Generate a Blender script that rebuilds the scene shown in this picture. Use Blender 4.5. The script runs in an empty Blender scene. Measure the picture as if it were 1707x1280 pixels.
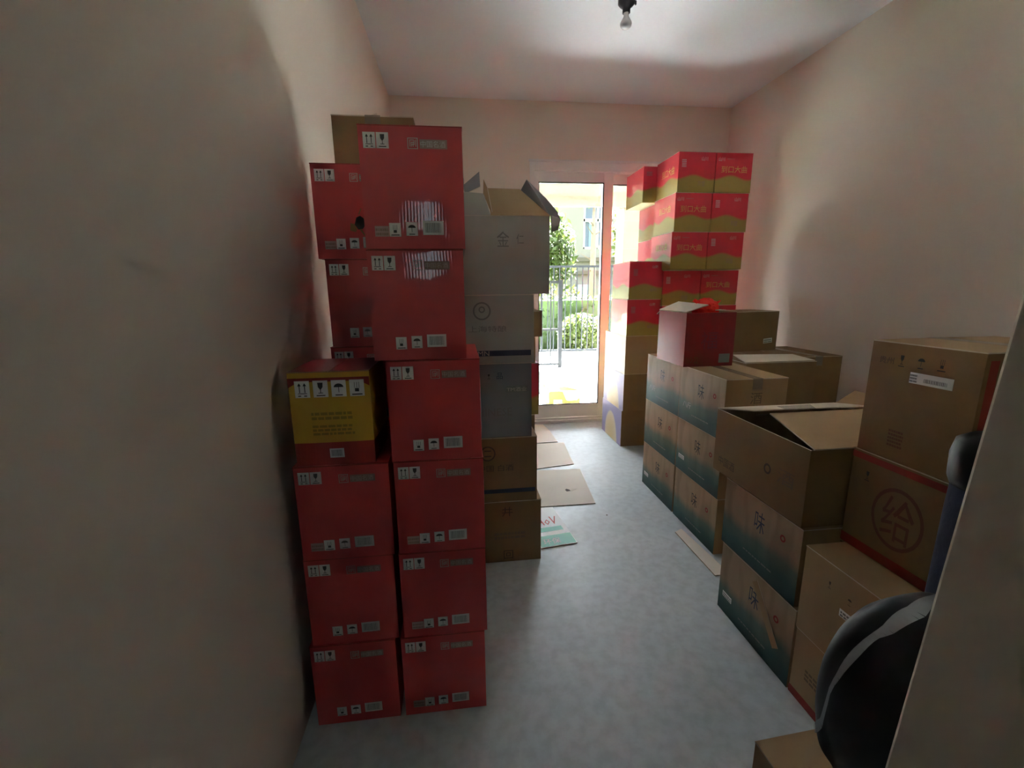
import bpy, bmesh, math, random
from mathutils import Vector, Matrix
random.seed(7)
SC = bpy.context.scene
COL = SC.collection

# ------------------------------------------------------------------ camera
f_px = 741.5
pt, yw, rl = math.radians(11.945), math.radians(6.763), math.radians(-0.676)
Fv = Vector((math.sin(yw)*math.cos(pt), math.cos(yw)*math.cos(pt), -math.sin(pt)))
R0 = Vector((math.cos(yw), -math.sin(yw), 0)); U0 = R0.cross(Fv)
Rv = math.cos(rl)*R0 + math.sin(rl)*U0
Uv = -math.sin(rl)*R0 + math.cos(rl)*U0
cd = bpy.data.cameras.new('camera'); cam = bpy.data.objects.new('camera', cd); COL.objects.link(cam)
cam.matrix_world = Matrix(((Rv.x, Uv.x, -Fv.x, 0), (Rv.y, Uv.y, -Fv.y, 0), (Rv.z, Uv.z, -Fv.z, 1.26), (0, 0, 0, 1)))
cd.sensor_width = 36; cd.lens = f_px*36/1707; cd.clip_start = 0.02; cd.clip_end = 300
SC.camera = cam

# ------------------------------------------------------------------ light and exposure
SC.view_settings.view_transform = 'Standard'; SC.view_settings.look = 'None'
SC.view_settings.gamma = 1.0; SC.view_settings.use_curve_mapping = False
SC.view_settings.exposure = 2.55
w = bpy.data.worlds.new('sky'); SC.world = w; w.use_nodes = True
nt = w.node_tree; nt.nodes.clear()
wo = nt.nodes.new('ShaderNodeOutputWorld'); bg = nt.nodes.new('ShaderNodeBackground')
sky = nt.nodes.new('ShaderNodeTexSky'); sky.sky_type = 'NISHITA'; sky.sun_disc = False
sky.sun_elevation = math.radians(58); sky.sun_rotation = math.radians(10); sky.air_density = 1.2; sky.dust_density = 3
mx = nt.nodes.new('ShaderNodeMix'); mx.data_type = 'RGBA'; mx.inputs[0].default_value = 0.6
mx.inputs[7].default_value = (4.5, 5.0, 5.6, 1)
nt.links.new(sky.outputs[0], mx.inputs[6]); nt.links.new(mx.outputs[2], bg.inputs[0])
bg.inputs[1].default_value = 0.55; nt.links.new(bg.outputs[0], wo.inputs[0])
sd = bpy.data.lights.new('sun', 'SUN'); sd.energy = 108; sd.angle = math.radians(0.6); sd.color = (1, 1, .99)
so = bpy.data.objects.new('sun', sd); COL.objects.link(so); so.location = (4, 12, 20)
sun_dir = Vector((-0.20, -0.55, -1.0))
so.rotation_euler = sun_dir.to_track_quat('-Z', 'Y').to_euler()
for nm, lc, sz, rot in (('door_portal', (1.31, 4.20, 1.17), (1.3, 2.2), (math.radians(-90), 0, 0)),
                        ('hall_portal', (-0.215, -2.14, 1.81), (.48, .64), (math.radians(90), 0, 0))):
    pd = bpy.data.lights.new(nm, 'AREA'); pd.shape = 'RECTANGLE'; pd.size, pd.size_y = sz; pd.cycles.is_portal = True
    po = bpy.data.objects.new(nm, pd); COL.objects.link(po); po.location = lc; po.rotation_euler = rot

# ------------------------------------------------------------------ materials
MATS = {}
def base_mat(name, col, rough=.7, spec=.5, metal=0):
    m = bpy.data.materials.new(name); m.use_nodes = True
    b = m.node_tree.nodes['Principled BSDF']
    b.inputs['Base Color'].default_value = (*col, 1); b.inputs['Roughness'].default_value = rough
    b.inputs['Specular IOR Level'].default_value = spec; b.inputs['Metallic'].default_value = metal
    MATS[name] = m
    return m, m.node_tree, b
def N(t, ty, **k):
    n = t.nodes.new(ty)
    for a, v in k.items(): setattr(n, a, v)
    return n
def ramp(t, stops, interp='LINEAR'):
    r = N(t, 'ShaderNodeValToRGB'); cr = r.color_ramp; cr.interpolation = interp
    while len(cr.elements) > 1: cr.elements.remove(cr.elements[-1])
    cr.elements[0].position = stops[0][0]; cr.elements[0].color = (*stops[0][1], 1)
    for p, c in stops[1:]:
        e = cr.elements.new(p); e.color = (*c, 1)
    return r
def noisy(name, c1, c2, scale=5, rough=.75, bump=.1, bscale=80, detail=5, spec=.4, dist=.01):
    m, t, b = base_mat(name, c1, rough, spec)
    tc = N(t, 'ShaderNodeTexCoord'); n = N(t, 'ShaderNodeTexNoise'); n.inputs['Scale'].default_value = scale; n.inputs['Detail'].default_value = detail
    r = ramp(t, [(.3, c1), (.7, c2)])
    t.links.new(tc.outputs['Object'], n.inputs['Vector']); t.links.new(n.outputs[0], r.inputs[0]); t.links.new(r.outputs[0], b.inputs['Base Color'])
    n2 = N(t, 'ShaderNodeTexNoise'); n2.inputs['Scale'].default_value = bscale; n2.inputs['Detail'].default_value = 3
    bp = N(t, 'ShaderNodeBump'); bp.inputs['Strength'].default_value = bump; bp.inputs['Distance'].default_value = dist
    t.links.new(tc.outputs['Object'], n2.inputs['Vector']); t.links.new(n2.outputs[0], bp.inputs['Height']); t.links.new(bp.outputs[0], b.inputs['Normal'])
    return m
noisy('wall_paint', (.83, .735, .64), (.855, .76, .665), 1.2, .9, .04, 60, spec=.12)
noisy('wall_paint_dimmed', (.60, .52, .42), (.63, .55, .45), 1.2, .85, .04, 60)  # wall paint darkened to put shade on the near wall end
noisy('passage_dimmed', (.26, .22, .18), (.29, .25, .21), 1.2, .85, .04, 60)  # darkened so the unseen rear wall bounces less light forward
noisy('ceiling_paint', (.87, .89, .90), (.89, .91, .92), 1.2, .9, .03, 60)
noisy('kraft', (.37, .235, .118), (.42, .27, .14), 4, .72, .05, 40)
noisy('kraft_dark', (.23, .135, .055), (.265, .158, .068), 4, .75, .05, 40)
noisy('kraft_pale', (.72, .64, .53), (.78, .70, .59), 4, .7, .05, 40)
noisy('kraft_haze', (.40, .385, .345), (.44, .42, .385), 4, .6, .05, 40)  # board greyed: glare haze from the door put into its colour
noisy('kraft_haze_dark', (.215, .22, .23), (.245, .25, .262), 4, .55, .05, 40)  # darker board with the same bluish glare haze in its colour
noisy('carton_edge', (.62, .52, .40), (.68, .58, .46), 20, .8, .05, 90)
noisy('carton_inside', (.36, .25, .15), (.40, .28, .17), 4, .8, .05, 40)
base_mat('pvc_white', (.80, .79, .77), .35)
base_mat('gasket', (.03, .03, .035), .6)
base_mat('label_white', (.88, .88, .85), .5)
base_mat('label_pink', (.52, .36, .33), .5)
base_mat('ink_black', (.03, .03, .03), .6)
base_mat('ink_brown', (.09, .055, .035), .7)
base_mat('ink_grey', (.20, .21, .20), .6); base_mat('ink_faint', (.19, .12, .065), .7); base_mat('ink_faint_grey', (.22, .21, .20), .7); base_mat('ink_dull_red', (.17, .06, .03), .7)
base_mat('ink_red', (.30, .03, .02), .7)
base_mat('ink_crimson', (.62, .08, .06), .6)
base_mat('ink_gold', (.62, .42, .10), .5)
base_mat('ink_pale', (.55, .50, .45), .5)
base_mat('ink_dull', (.33, .22, .18), .5)
base_mat('ink_olive', (.33, .22, .03), .7)
base_mat('ink_white', (.75, .75, .72), .6)
base_mat('ink_navy', (.035, .045, .09), .5)
base_mat('ink_green', (.10, .45, .28), .5)
base_mat('rail_black', (.006, .007, .008), .7, .08)
base_mat('chrome', (.6, .6, .6), .25, metal=1)
base_mat('bakelite', (.10, .10, .11), .4)
base_mat('bulb_glass', (.62, .60, .60), .12)
base_mat('yellow_darkened', (.034, .024, .002), .8, .1); base_mat('board_darkened', (.036, .034, .029), .9, .1)  # balcony carton colours darkened to offset overexposure in the sun
base_mat('plum', (.17, .02, .04), .35)
base_mat('gold_print', (.50, .30, .04), .5)
noisy('bag_black', (.007, .008, .009), (.012, .013, .014), 6, .5, .12, 14, dist=.01, spec=.25)
noisy('cloth_navy', (.03, .035, .07), (.04, .045, .085), 12, .85, .2, 60)
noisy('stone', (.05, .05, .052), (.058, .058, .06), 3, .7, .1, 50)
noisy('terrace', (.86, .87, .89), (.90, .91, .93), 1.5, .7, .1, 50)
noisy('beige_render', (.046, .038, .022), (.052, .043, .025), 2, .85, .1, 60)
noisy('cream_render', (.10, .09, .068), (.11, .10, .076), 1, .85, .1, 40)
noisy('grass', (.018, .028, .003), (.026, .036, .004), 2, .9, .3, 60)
noisy('bark', (.12, .09, .06), (.18, .13, .09), 9, .9, .4, 30)
base_mat('curtain_blue', (.07, .095, .105), .8)
base_mat('dark_glass', (.05, .06, .07), .3, .2)
base_mat('red_film', (.88, .035, .02), .22)

def leafmat(name, c1, c2):
    m, t, b = base_mat(name, c1, .6, .3)
    oi = N(t, 'ShaderNodeTexCoord'); n = N(t, 'ShaderNodeTexNoise'); n.inputs['Scale'].default_value = 2.2
    r = ramp(t, [(.35, c1), (.65, c2)])
    t.links.new(oi.outputs['Object'], n.inputs['Vector']); t.links.new(n.outputs[0], r.inputs[0]); t.links.new(r.outputs[0], b.inputs['Base Color'])
    tr = N(t, 'ShaderNodeBsdfTranslucent'); ms = N(t, 'ShaderNodeMixShader'); ms.inputs[0].default_value = .4
    t.links.new(r.outputs[0], tr.inputs[0]); t.links.new(b.outputs[0], ms.inputs[1]); t.links.new(tr.outputs[0], ms.inputs[2])
    t.links.new(ms.outputs[0], t.nodes['Material Output'].inputs[0])
leafmat('leaf_hedge', (.014, .034, .005), (.034, .062, .009))
leafmat('leaf_yellow', (.036, .05, .005), (.062, .078, .009))
leafmat('leaf_tree', (.026, .042, .006), (.05, .07, .011))

def pane(name, tint, refl=.08, rough=.0):
    m, t, b = base_mat(name, tint, .1)
    tr = N(t, 'ShaderNodeBsdfTransparent'); tr.inputs[0].default_value = (*tint, 1)
    gl = N(t, 'ShaderNodeBsdfGlossy'); gl.inputs['Roughness'].default_value = rough
    fr = N(t, 'ShaderNodeFresnel'); fr.inputs[0].default_value = 1.45
    ms = N(t, 'ShaderNodeMixShader')
    t.links.new(fr.outputs[0], ms.inputs[0]); t.links.new(tr.outputs[0], ms.inputs[1]); t.links.new(gl.outputs[0], ms.inputs[2])
    t.links.new(ms.outputs[0], t.nodes['Material Output'].inputs[0])
pane('window_glass', (.96, .98, .97)); pane('dimming_pane', (.38, .38, .38))  # second pane's grey tint is added to weaken the rear window's light
def film(name, alpha, col, rough):
    m, t, b = base_mat(name, col, rough, .8)
    tr = N(t, 'ShaderNodeBsdfTransparent'); ms = N(t, 'ShaderNodeMixShader'); ms.inputs[0].default_value = alpha
    t.links.new(tr.outputs[0], ms.inputs[1]); t.links.new(b.outputs[0], ms.inputs[2]); t.links.new(ms.outputs[0], t.nodes['Material Output'].inputs[0])
film('clear_tape', .35, (.62, .52, .40), .08)
film('plastic_film', .55, (.50, .52, .54), .2)

# bare concrete floor: pale blue grey trowelled, with dusty patches and hairline scratches
m, t, b = base_mat('concrete', (.5, .5, .5), .5, .5)
tc = N(t, 'ShaderNodeTexCoord')
n1 = N(t, 'ShaderNodeTexNoise'); n1.inputs['Scale'].default_value = 1.6; n1.inputs['Detail'].default_value = 7; n1.inputs['Roughness'].default_value = .6
n2 = N(t, 'ShaderNodeTexNoise'); n2.inputs['Scale'].default_value = 26; n2.inputs['Detail'].default_value = 6
r1 = ramp(t, [(.3, (.46, .50, .505)), (.5, (.53, .57, .575)), (.72, (.62, .64, .635))])
r2 = ramp(t, [(.35, (.86, .86, .86)), (.6, (1, 1, 1))])
mm = N(t, 'ShaderNodeMix', data_type='RGBA', blend_type='MULTIPLY'); mm.inputs[0].default_value = 1
for n in (n1, n2): t.links.new(tc.outputs['Object'], n.inputs['Vector'])
t.links.new(n1.outputs[0], r1.inputs[0]); t.links.new(n2.outputs[0], r2.inputs[0])
t.links.new(r1.outputs[0], mm.inputs[6]); t.links.new(r2.outputs[0], mm.inputs[7]); t.links.new(mm.outputs[2], b.inputs['Base Color'])
rr = ramp(t, [(.3, (.38, .38, .38)), (.7, (.62, .62, .62))]); t.links.new(n1.outputs[0], rr.inputs[0]); t.links.new(rr.outputs[0], b.inputs['Roughness'])
bp = N(t, 'ShaderNodeBump'); bp.inputs['Strength'].default_value = .25; bp.inputs['Distance'].default_value = .004
t.links.new(n2.outputs[0], bp.inputs['Height']); t.links.new(bp.outputs[0], b.inputs['Normal'])

def ribbed(name, col, rough, coat, croug, rib=.0075, strength=.35, c2=None, axis='X'):
    """printed corrugated board: faint vertical flutes under a varnish or plastic wrap"""
    m, t, b = base_mat(name, col, rough, .5)
    b.inputs['Coat Weight'].default_value = coat; b.inputs['Coat Roughness'].default_value = croug
    tc = N(t, 'ShaderNodeTexCoord'); sp = N(t, 'ShaderNodeSeparateXYZ'); t.links.new(tc.outputs['Object'], sp.inputs[0])
    ad = N(t, 'ShaderNodeMath', operation='ADD'); t.links.new(sp.outputs[0], ad.inputs[0]); t.links.new(sp.outputs[1], ad.inputs[1])
    mu = N(t, 'ShaderNodeMath', operation='MULTIPLY'); mu.inputs[1].default_value = 2*math.pi/rib; t.links.new(ad.outputs[0], mu.inputs[0])
    sn = N(t, 'ShaderNodeMath', operation='SINE'); t.links.new(mu.outputs[0], sn.inputs[0])
    nz = N(t, 'ShaderNodeTexNoise'); nz.inputs['Scale'].default_value = 9; nz.inputs['Detail'].default_value = 3; t.links.new(tc.outputs['Object'], nz.inputs['Vector'])
    am = N(t, 'ShaderNodeMath', operation='MULTIPLY_ADD'); am.inputs[1].default_value = .25
    sc = N(t, 'ShaderNodeMath', operation='MULTIPLY'); sc.inputs[1].default_value = 7; t.links.new(nz.outputs[0], sc.inputs[0])
    t.links.new(sn.outputs[0], am.inputs[0]); t.links.new(sc.outputs[0], am.inputs[2])
    bp = N(t, 'ShaderNodeBump'); bp.inputs['Strength'].default_value = strength; bp.inputs['Distance'].default_value = .0012
    t.links.new(am.outputs[0], bp.inputs['Height']); t.links.new(bp.outputs[0], b.inputs['Normal']); t.links.new(bp.outputs[0], b.inputs['Coat Normal'])
    rp = ramp(t, [(.3, col), (.7, c2 or tuple(c*1.12 for c in col))]); t.links.new(nz.outputs[0], rp.inputs[0]); t.links.new(rp.outputs[0], b.inputs['Base Color'])
    return m, t, b, sp, rp
ribbed('red_board', (.54, .046, .044), .5, .12, .3, strength=.12)
ribbed('red_glossy', (.54, .062, .06), .4, 1.0, .035, strength=.10)
m, t, b, sp, rp = ribbed('yellow_board', (.60, .35, .03), .55, .15, .3, strength=.12)
gt = N(t, 'ShaderNodeMath', operation='GREATER_THAN'); gt.inputs[1].default_value = .062; t.links.new(sp.outputs[2], gt.inputs[0])
mi = N(t, 'ShaderNodeMix', data_type='RGBA'); mi.inputs[6].default_value = (.36, .022, .015, 1); t.links.new(gt.outputs[0], mi.inputs[0]); t.links.new(rp.outputs[0], mi.inputs[7]); t.links.new(mi.outputs[2], b.inputs['Base Color'])
ribbed('dark_red_wrapped', (.30, .02, .03), .4, 1.0, .05, strength=.05)
ribbed('dark_red_board', (.22, .010, .014), .4, .5, .12, strength=.15)

# red board whose lower part is gold, split by a wavy line
def red_gold(name, glossy):
    m, t, b, sp, rp = ribbed(name, (.56, .012, .03), .45, 1.0 if glossy else .2, .06 if glossy else .3, strength=.06 if glossy else .2)
    ad = N(t, 'ShaderNodeMath', operation='ADD'); t.links.new(sp.outputs[0], ad.inputs[0]); t.links.new(sp.outputs[1], ad.inputs[1])
    mu = N(t, 'ShaderNodeMath', operation='MULTIPLY'); mu.inputs[1].default_value = 24; t.links.new(ad.outputs[0], mu.inputs[0])
    sn = N(t, 'ShaderNodeMath', operation='SINE'); t.links.new(mu.outputs[0], sn.inputs[0])
    ma = N(t, 'ShaderNodeMath', operation='MULTIPLY_ADD'); ma.inputs[1].default_value = .014; ma.inputs[2].default_value = .098; t.links.new(sn.outputs[0], ma.inputs[0])
    su = N(t, 'ShaderNodeMath', operation='SUBTRACT'); t.links.new(sp.outputs[2], su.inputs[0]); t.links.new(ma.outputs[0], su.inputs[1])
    sc = N(t, 'ShaderNodeMath', operation='MULTIPLY_ADD'); sc.inputs[1].default_value = 60; sc.inputs[2].default_value = .5; sc.use_clamp = True; t.links.new(su.outputs[0], sc.inputs[0])
    mi = N(t, 'ShaderNodeMix', data_type='RGBA'); mi.inputs[6].default_value = (.36, .27, .055, 1)
    t.links.new(sc.outputs[0], mi.inputs[0]); t.links.new(rp.outputs[0], mi.inputs[7]); t.links.new(mi.outputs[2], b.inputs['Base Color'])
red_gold('red_gold_board', False); red_gold('red_gold_wrapped', True)

# kraft board printed with misty blue green hills along the bottom
def hills(name, dark=1.0):
    m, t, b = base_mat(name, (.5, .4, .3), .6, .4)
    tc = N(t, 'ShaderNodeTexCoord'); sp = N(t, 'ShaderNodeSeparateXYZ'); t.links.new(tc.outputs['Object'], sp.inputs[0])
    nz = N(t, 'ShaderNodeTexNoise'); nz.inputs['Scale'].default_value = 7; nz.inputs['Detail'].default_value = 5
    mp = N(t, 'ShaderNodeMapping'); mp.inputs['Scale'].default_value = (1, 1, .35); mp.inputs['Rotation'].default_value = (.9, 0, 0)
    t.links.new(tc.outputs['Object'], mp.inputs[0]); t.links.new(mp.outputs[0], nz.inputs['Vector'])
    ma = N(t, 'ShaderNodeMath', operation='MULTIPLY_ADD'); ma.inputs[1].default_value = -.12; t.links.new(nz.outputs[0], ma.inputs[0]); t.links.new(sp.outputs[2], ma.inputs[2])
    mr = N(t, 'ShaderNodeMapRange'); mr.inputs[1].default_value = -.06; mr.inputs[2].default_value = .22; t.links.new(ma.outputs[0], mr.inputs[0])
    c = [(.025, .070, .068), (.045, .115, .105), (.12, .17, .135), (.40, .27, .16), (.45, .32, .195)]
    r = ramp(t, [(0, c[0]), (.22, c[1]), (.40, c[2]), (.56, c[3]), (1, c[4])]); t.links.new(mr.outputs[0], r.inputs[0])
    # faint dry grass strokes and darker washes in the upper part
    n3 = N(t, 'ShaderNodeTexNoise'); n3.inputs['Scale'].default_value = 11; n3.inputs['Detail'].default_value = 2
    mp3 = N(t, 'ShaderNodeMapping'); mp3.inputs['Rotation'].default_value = (.7, 0, 0); mp3.inputs['Scale'].default_value = (1, 1.2, .3)
    t.links.new(tc.outputs['Object'], mp3.inputs[0]); t.links.new(mp3.outputs[0], n3.inputs['Vector'])
    r3 = ramp(t, [(.34, (.72, .74, .70)), (.48, (1, 1, 1)), (.62, (1, 1, 1)), (.72, (1.0, .86, .70))]); t.links.new(n3.outputs[0], r3.inputs[0])
    mm = N(t, 'ShaderNodeMix', data_type='RGBA', blend_type='MULTIPLY'); mm.inputs[0].default_value = .8
    t.links.new(r.outputs[0], mm.inputs[6]); t.links.new(r3.outputs[0], mm.inputs[7]); t.links.new(mm.outputs[2], b.inputs['Base Color'])
hills('hills_board')

# kraft end printed with a pale leaf shaped arch on lilac
def arch():
    m, t, b = base_mat('lilac_board', (.5, .4, .5), .6, .4)
    tc = N(t, 'ShaderNodeTexCoord'); sp = N(t, 'ShaderNodeSeparateXYZ'); t.links.new(tc.outputs['Object'], sp.inputs[0])
    y2 = N(t, 'ShaderNodeMath', operation='MULTIPLY'); y2.inputs[1].default_value = 6.2; t.links.new(sp.outputs[1], y2.inputs[0])
    yq = N(t, 'ShaderNodeMath', operation='POWER'); yq.inputs[1].default_value = 2
    ya = N(t, 'ShaderNodeMath', operation='ABSOLUTE'); t.links.new(y2.outputs[0], ya.inputs[0]); t.links.new(ya.outputs[0], yq.inputs[0])
    z2 = N(t, 'ShaderNodeMath', operation='MULTIPLY'); z2.inputs[1].default_value = 3.9; t.links.new(sp.outputs[2], z2.inputs[0])
    zq = N(t, 'ShaderNodeMath', operation='POWER'); zq.inputs[1].default_value = 2; t.links.new(z2.outputs[0], zq.inputs[0])
    ad = N(t, 'ShaderNodeMath', operation='ADD'); t.links.new(yq.outputs[0], ad.inputs[0]); t.links.new(zq.outputs[0], ad.inputs[1])
    r = ramp(t, [(0, (.58, .42, .20)), (.55, (.62, .48, .30)), (.80, (.60, .50, .38)), (.88, (.36, .31, .44)), (1, (.32, .28, .44))]); t.links.new(ad.outputs[0], r.inputs[0])
    t.links.new(r.outputs[0], b.inputs['Base Color'])
arch()

# ------------------------------------------------------------------ mesh helpers
def link(name, me, parent=None, loc=None):
    o = bpy.data.objects.new(name, me); COL.objects.link(o)
    if parent is not None: o.parent = parent
    if loc is not None: o.location = loc
    return o
def mk(name, verts, faces, mats, fm=None, parent=None, smooth=False):
    me = bpy.data.meshes.new(name); me.from_pydata([tuple(v) for v in verts], [], faces)
    for m in mats: me.materials.append(MATS[m])
    if fm:
        for p, i in zip(me.polygons, fm): p.material_index = i
    if smooth:
        for p in me.polygons: p.use_smooth = True
    me.update()
    return link(name, me, parent)
class MB:
    def __init__(s): s.v = []; s.f = []; s.m = []; s.mats = []
    def mi(s, m):
        if m not in s.mats: s.mats.append(m)
        return s.mats.index(m)
    def box(s, x0, x1, y0, y1, z0, z1, m):
        n = len(s.v); i = s.mi(m)
        s.v += [(x, y, z) for z in (z0, z1) for y in (y0, y1) for x in (x0, x1)]
        for q in ((0, 2, 3, 1), (4, 5, 7, 6), (0, 1, 5, 4), (2, 6, 7, 3), (0, 4, 6, 2), (1, 3, 7, 5)):
            s.f.append(tuple(n+k for k in q)); s.m.append(i)
        return s
    def poly(s, pts, m):
        n = len(s.v); s.v += [tuple(p) for p in pts]; s.f.append(tuple(range(n, n+len(pts)))); s.m.append(s.mi(m)); return s
    def slab(s, pts, th, m, edge=None):
        """a sheet of board: polygon pts given a real thickness along its normal"""
        P = [Vector(p) for p in pts]
        nrm = Vector((0, 0, 0))
        for a in range(len(P)):
            nrm += (P[a]-P[0]).cross(P[(a+1) % len(P)]-P[0])
        nrm.normalize(); n = len(s.v); k = len(P); i = s.mi(m); e = s.mi(edge or m)
        s.v += [tuple(p) for p in P] + [tuple(p-nrm*th) for p in P]
        s.f.append(tuple(range(n, n+k))); s.m.append(i)
        s.f.append(tuple(n+k+a for a in reversed(range(k)))); s.m.append(i)
        for a in range(k):
            c = (a+1) % k; s.f.append((n+a, n+k+a, n+k+c, n+c)); s.m.append(e)
        return s
    def lathe(s, prof, seg, m, c=(0, 0, 0)):
        n = len(s.v); i = s.mi(m); K = len(prof)
        for (r, z) in prof:
            for a in range(seg):
                q = 2*math.pi*a/seg; s.v.append((c[0]+r*math.cos(q), c[1]+r*math.sin(q), c[2]+z))
        for k in range(K-1):
            for a in range(seg):
                b2 = (a+1) % seg; s.f.append((n+k*seg+a, n+k*seg+b2, n+(k+1)*seg+b2, n+(k+1)*seg+a)); s.m.append(i)
        s.f.append(tuple(n+a for a in reversed(range(seg)))); s.m.append(i)
        s.f.append(tuple(n+(K-1)*seg+a for a in range(seg))); s.m.append(i)
        return s
    def build(s, name, parent=None, smooth=False, bevel=0):
        o = mk(name, s.v, s.f, s.mats, s.m, parent, smooth)
        if bevel:
            bm = bmesh.new(); bm.from_mesh(o.data)
            bmesh.ops.bevel(bm, geom=bm.edges[:], offset=bevel, segments=2, affect='EDGES', profile=.6)
            bm.to_mesh(o.data); bm.free()
        return o
def tag(o, label, cat, group=None, kind=None):
    o['label'] = label; o['category'] = cat
    if group: o['group'] = group
    if kind: o['kind'] = kind
    return o
def struct(o): o['kind'] = 'structure'; return o
def empty(name, loc, rz=0, label=None, cat=None, group=None):
    o = bpy.data.objects.new(name, None); COL.objects.link(o); o.location = loc; o.rotation_euler = (0, 0, rz); o.empty_display_size = .05
    if label: tag(o, label, cat, group)
    return o

# text outlines as meshes, cached
TXT = {}
def text_polys(s):
    if s in TXT: return TXT[s]
    cu = bpy.data.curves.new('lettering', 'FONT'); cu.body = s; cu.size = 1; cu.resolution_u = 1
    o = bpy.data.objects.new('lettering', cu); COL.objects.link(o)
    bpy.context.view_layer.update()
    me = bpy.data.meshes.new_from_object(o.evaluated_get(bpy.context.evaluated_depsgraph_get()))
    vs = [(v.co.x, v.co.y) for v in me.vertices]; fs = [tuple(p.vertices) for p in me.polygons]
    bpy.data.objects.remove(o); bpy.data.curves.remove(cu); bpy.data.meshes.remove(me)
    if vs:
        x0 = min(v[0] for v in vs); x1 = max(v[0] for v in vs); y0 = min(v[1] for v in vs); y1 = max(v[1] for v in vs)
        vs = [((x-x0)/max(x1-x0, 1e-6), (y-y0)/max(y1-y0, 1e-6)) for x, y in vs]
    TXT[s] = (vs, fs); return TXT[s]

# ------------------------------------------------------------------ printed marks (2D polygons in metres, origin at the mark's lower left)
def rect(x, y, w_, h_): return [(x, y), (x+w_, y), (x+w_, y+h_), (x, y+h_)]
def s_arrows(w_, h_):
    out = []
    for cx in (.32*w_, .68*w_):
        out.append(rect(cx-.03*w_, .30*h_, .06*w_, .42*h_)); out.append([(cx-.12*w_, .70*h_), (cx+.12*w_, .70*h_), (cx, .88*h_)])
    out.append(rect(.2*w_, .23*h_, .6*w_, .04*h_)); out.append(rect(.2*w_, .08*h_, .2*w_, .06*h_)); out.append(rect(.6*w_, .08*h_, .2*w_, .06*h_)); return out
def s_glass(w_, h_):
    return [[(.32*w_, .88*h_), (.34*w_, .62*h_), (.46*w_, .48*h_), (.54*w_, .48*h_), (.66*w_, .62*h_), (.68*w_, .88*h_)], rect(.475*w_, .28*h_, .05*w_, .2*h_),
            rect(.34*w_, .24*h_, .32*w_, .04*h_), rect(.2*w_, .08*h_, .6*w_, .06*h_)]
def s_umbrella(w_, h_):
    p = [(.5*w_+.33*w_*math.cos(a), .58*h_+.22*h_*math.sin(a)) for a in [math.pi*k/8 for k in range(9)]]
    return [p, rect(.48*w_, .26*h_, .04*w_, .34*h_), rect(.25*w_, .08*h_, .5*w_, .06*h_)]
def s_stack(w_, h_):
    return [rect(.36*w_, .28*h_, .28*w_, .20*h_), rect(.33*w_, .5*h_, .03*w_, .35*h_), rect(.49*w_, .5*h_, .03*w_, .35*h_), rect(.64*w_, .5*h_, .03*w_, .35*h_), rect(.15*w_, .08*h_, .7*w_, .07*h_)]
def s_bar(w_, h_):
    rnd = random.Random(3); out = []; x = .1*w_
    while x < .88*w_:
        b_ = rnd.choice((.010, .018, .028))*w_; out.append(rect(x, .16*h_, b_, .7*h_)); x += b_+rnd.choice((.014, .022))*w_
    return out
def s_lines(w_, h_, n=3, seed=1):
    rnd = random.Random(seed); out = []
    for k in range(n):
        y = h_*(.12+.8*k/n); x = .05*w_
        while x < .9*w_:
            l = rnd.uniform(.05, .16)*w_; out.append(rect(x, y, min(l, .95*w_-x), .5*h_/n)); x += l+.025*w_
    return out
def s_seal(w_, h_):
    o = [rect(0, 0, w_, .07*h_), rect(0, .93*h_, w_, .07*h_), rect(0, 0, .08*w_, h_), rect(.92*w_, 0, .08*w_, h_)]
    o += [rect(.2*w_, .2*h_, .07*w_, .62*h_), rect(.2*w_, .76*h_, .45*w_, .07*h_), rect(.34*w_, .58*h_, .3*w_, .06*h_), rect(.34*w_, .2*h_, .07*w_, .38*h_),
          rect(.5*w_, .2*h_, .07*w_, .38*h_), rect(.62*w_, .36*h_, .06*w_, .4*h_), rect(.76*w_, .2*h_, .07*w_, .64*h_), rect(.34*w_, .36*h_, .28*w_, .05*h_)]
    return o
def s_ring(w_, h_, th=.05, n=28):
    out = []
    for k in range(n):
        a, b_ = 2*math.pi*k/n, 2*math.pi*(k+1)/n
        out.append([(w_/2+w_/2*(1-th*q)*math.cos(c), h_/2+h_/2*(1-th*q)*math.sin(c)) for c, q in ((a, 0), (b_, 0), (b_, 2), (a, 2))])
    return out
def s_text(s, w_, h_, vertical=False):
    if vertical:
        out = []
        for k, ch in enumerate(s):
            hh = h_/len(s); out += [[(x, y+h_-(k+1)*hh) for x, y in p] for p in s_text(ch, w_, hh*.88)]
        return out
    vs, fs = text_polys(s)
    return [[(vs[i][0]*w_, vs[i][1]*h_) for i in f] for f in fs]
BULGE = .0022
def face_frame(face, W, D, H):
    if face == 'front': return Vector((-W/2, -D/2, 0)), Vector((1, 0, 0)), Vector((0, 0, 1)), Vector((0, -1, 0)), W, H
    if face == 'left': return Vector((-W/2, D/2, 0)), Vector((0, -1, 0)), Vector((0, 0, 1)), Vector((-1, 0, 0)), D, H
    if face == 'right': return Vector((W/2, -D/2, 0)), Vector((0, 1, 0)), Vector((0, 0, 1)), Vector((1, 0, 0)), D, H
    if face == 'top': return Vector((-W/2, -D/2, H)), Vector((1, 0, 0)), Vector((0, 1, 0)), Vector((0, 0, 1)), W, D
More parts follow.
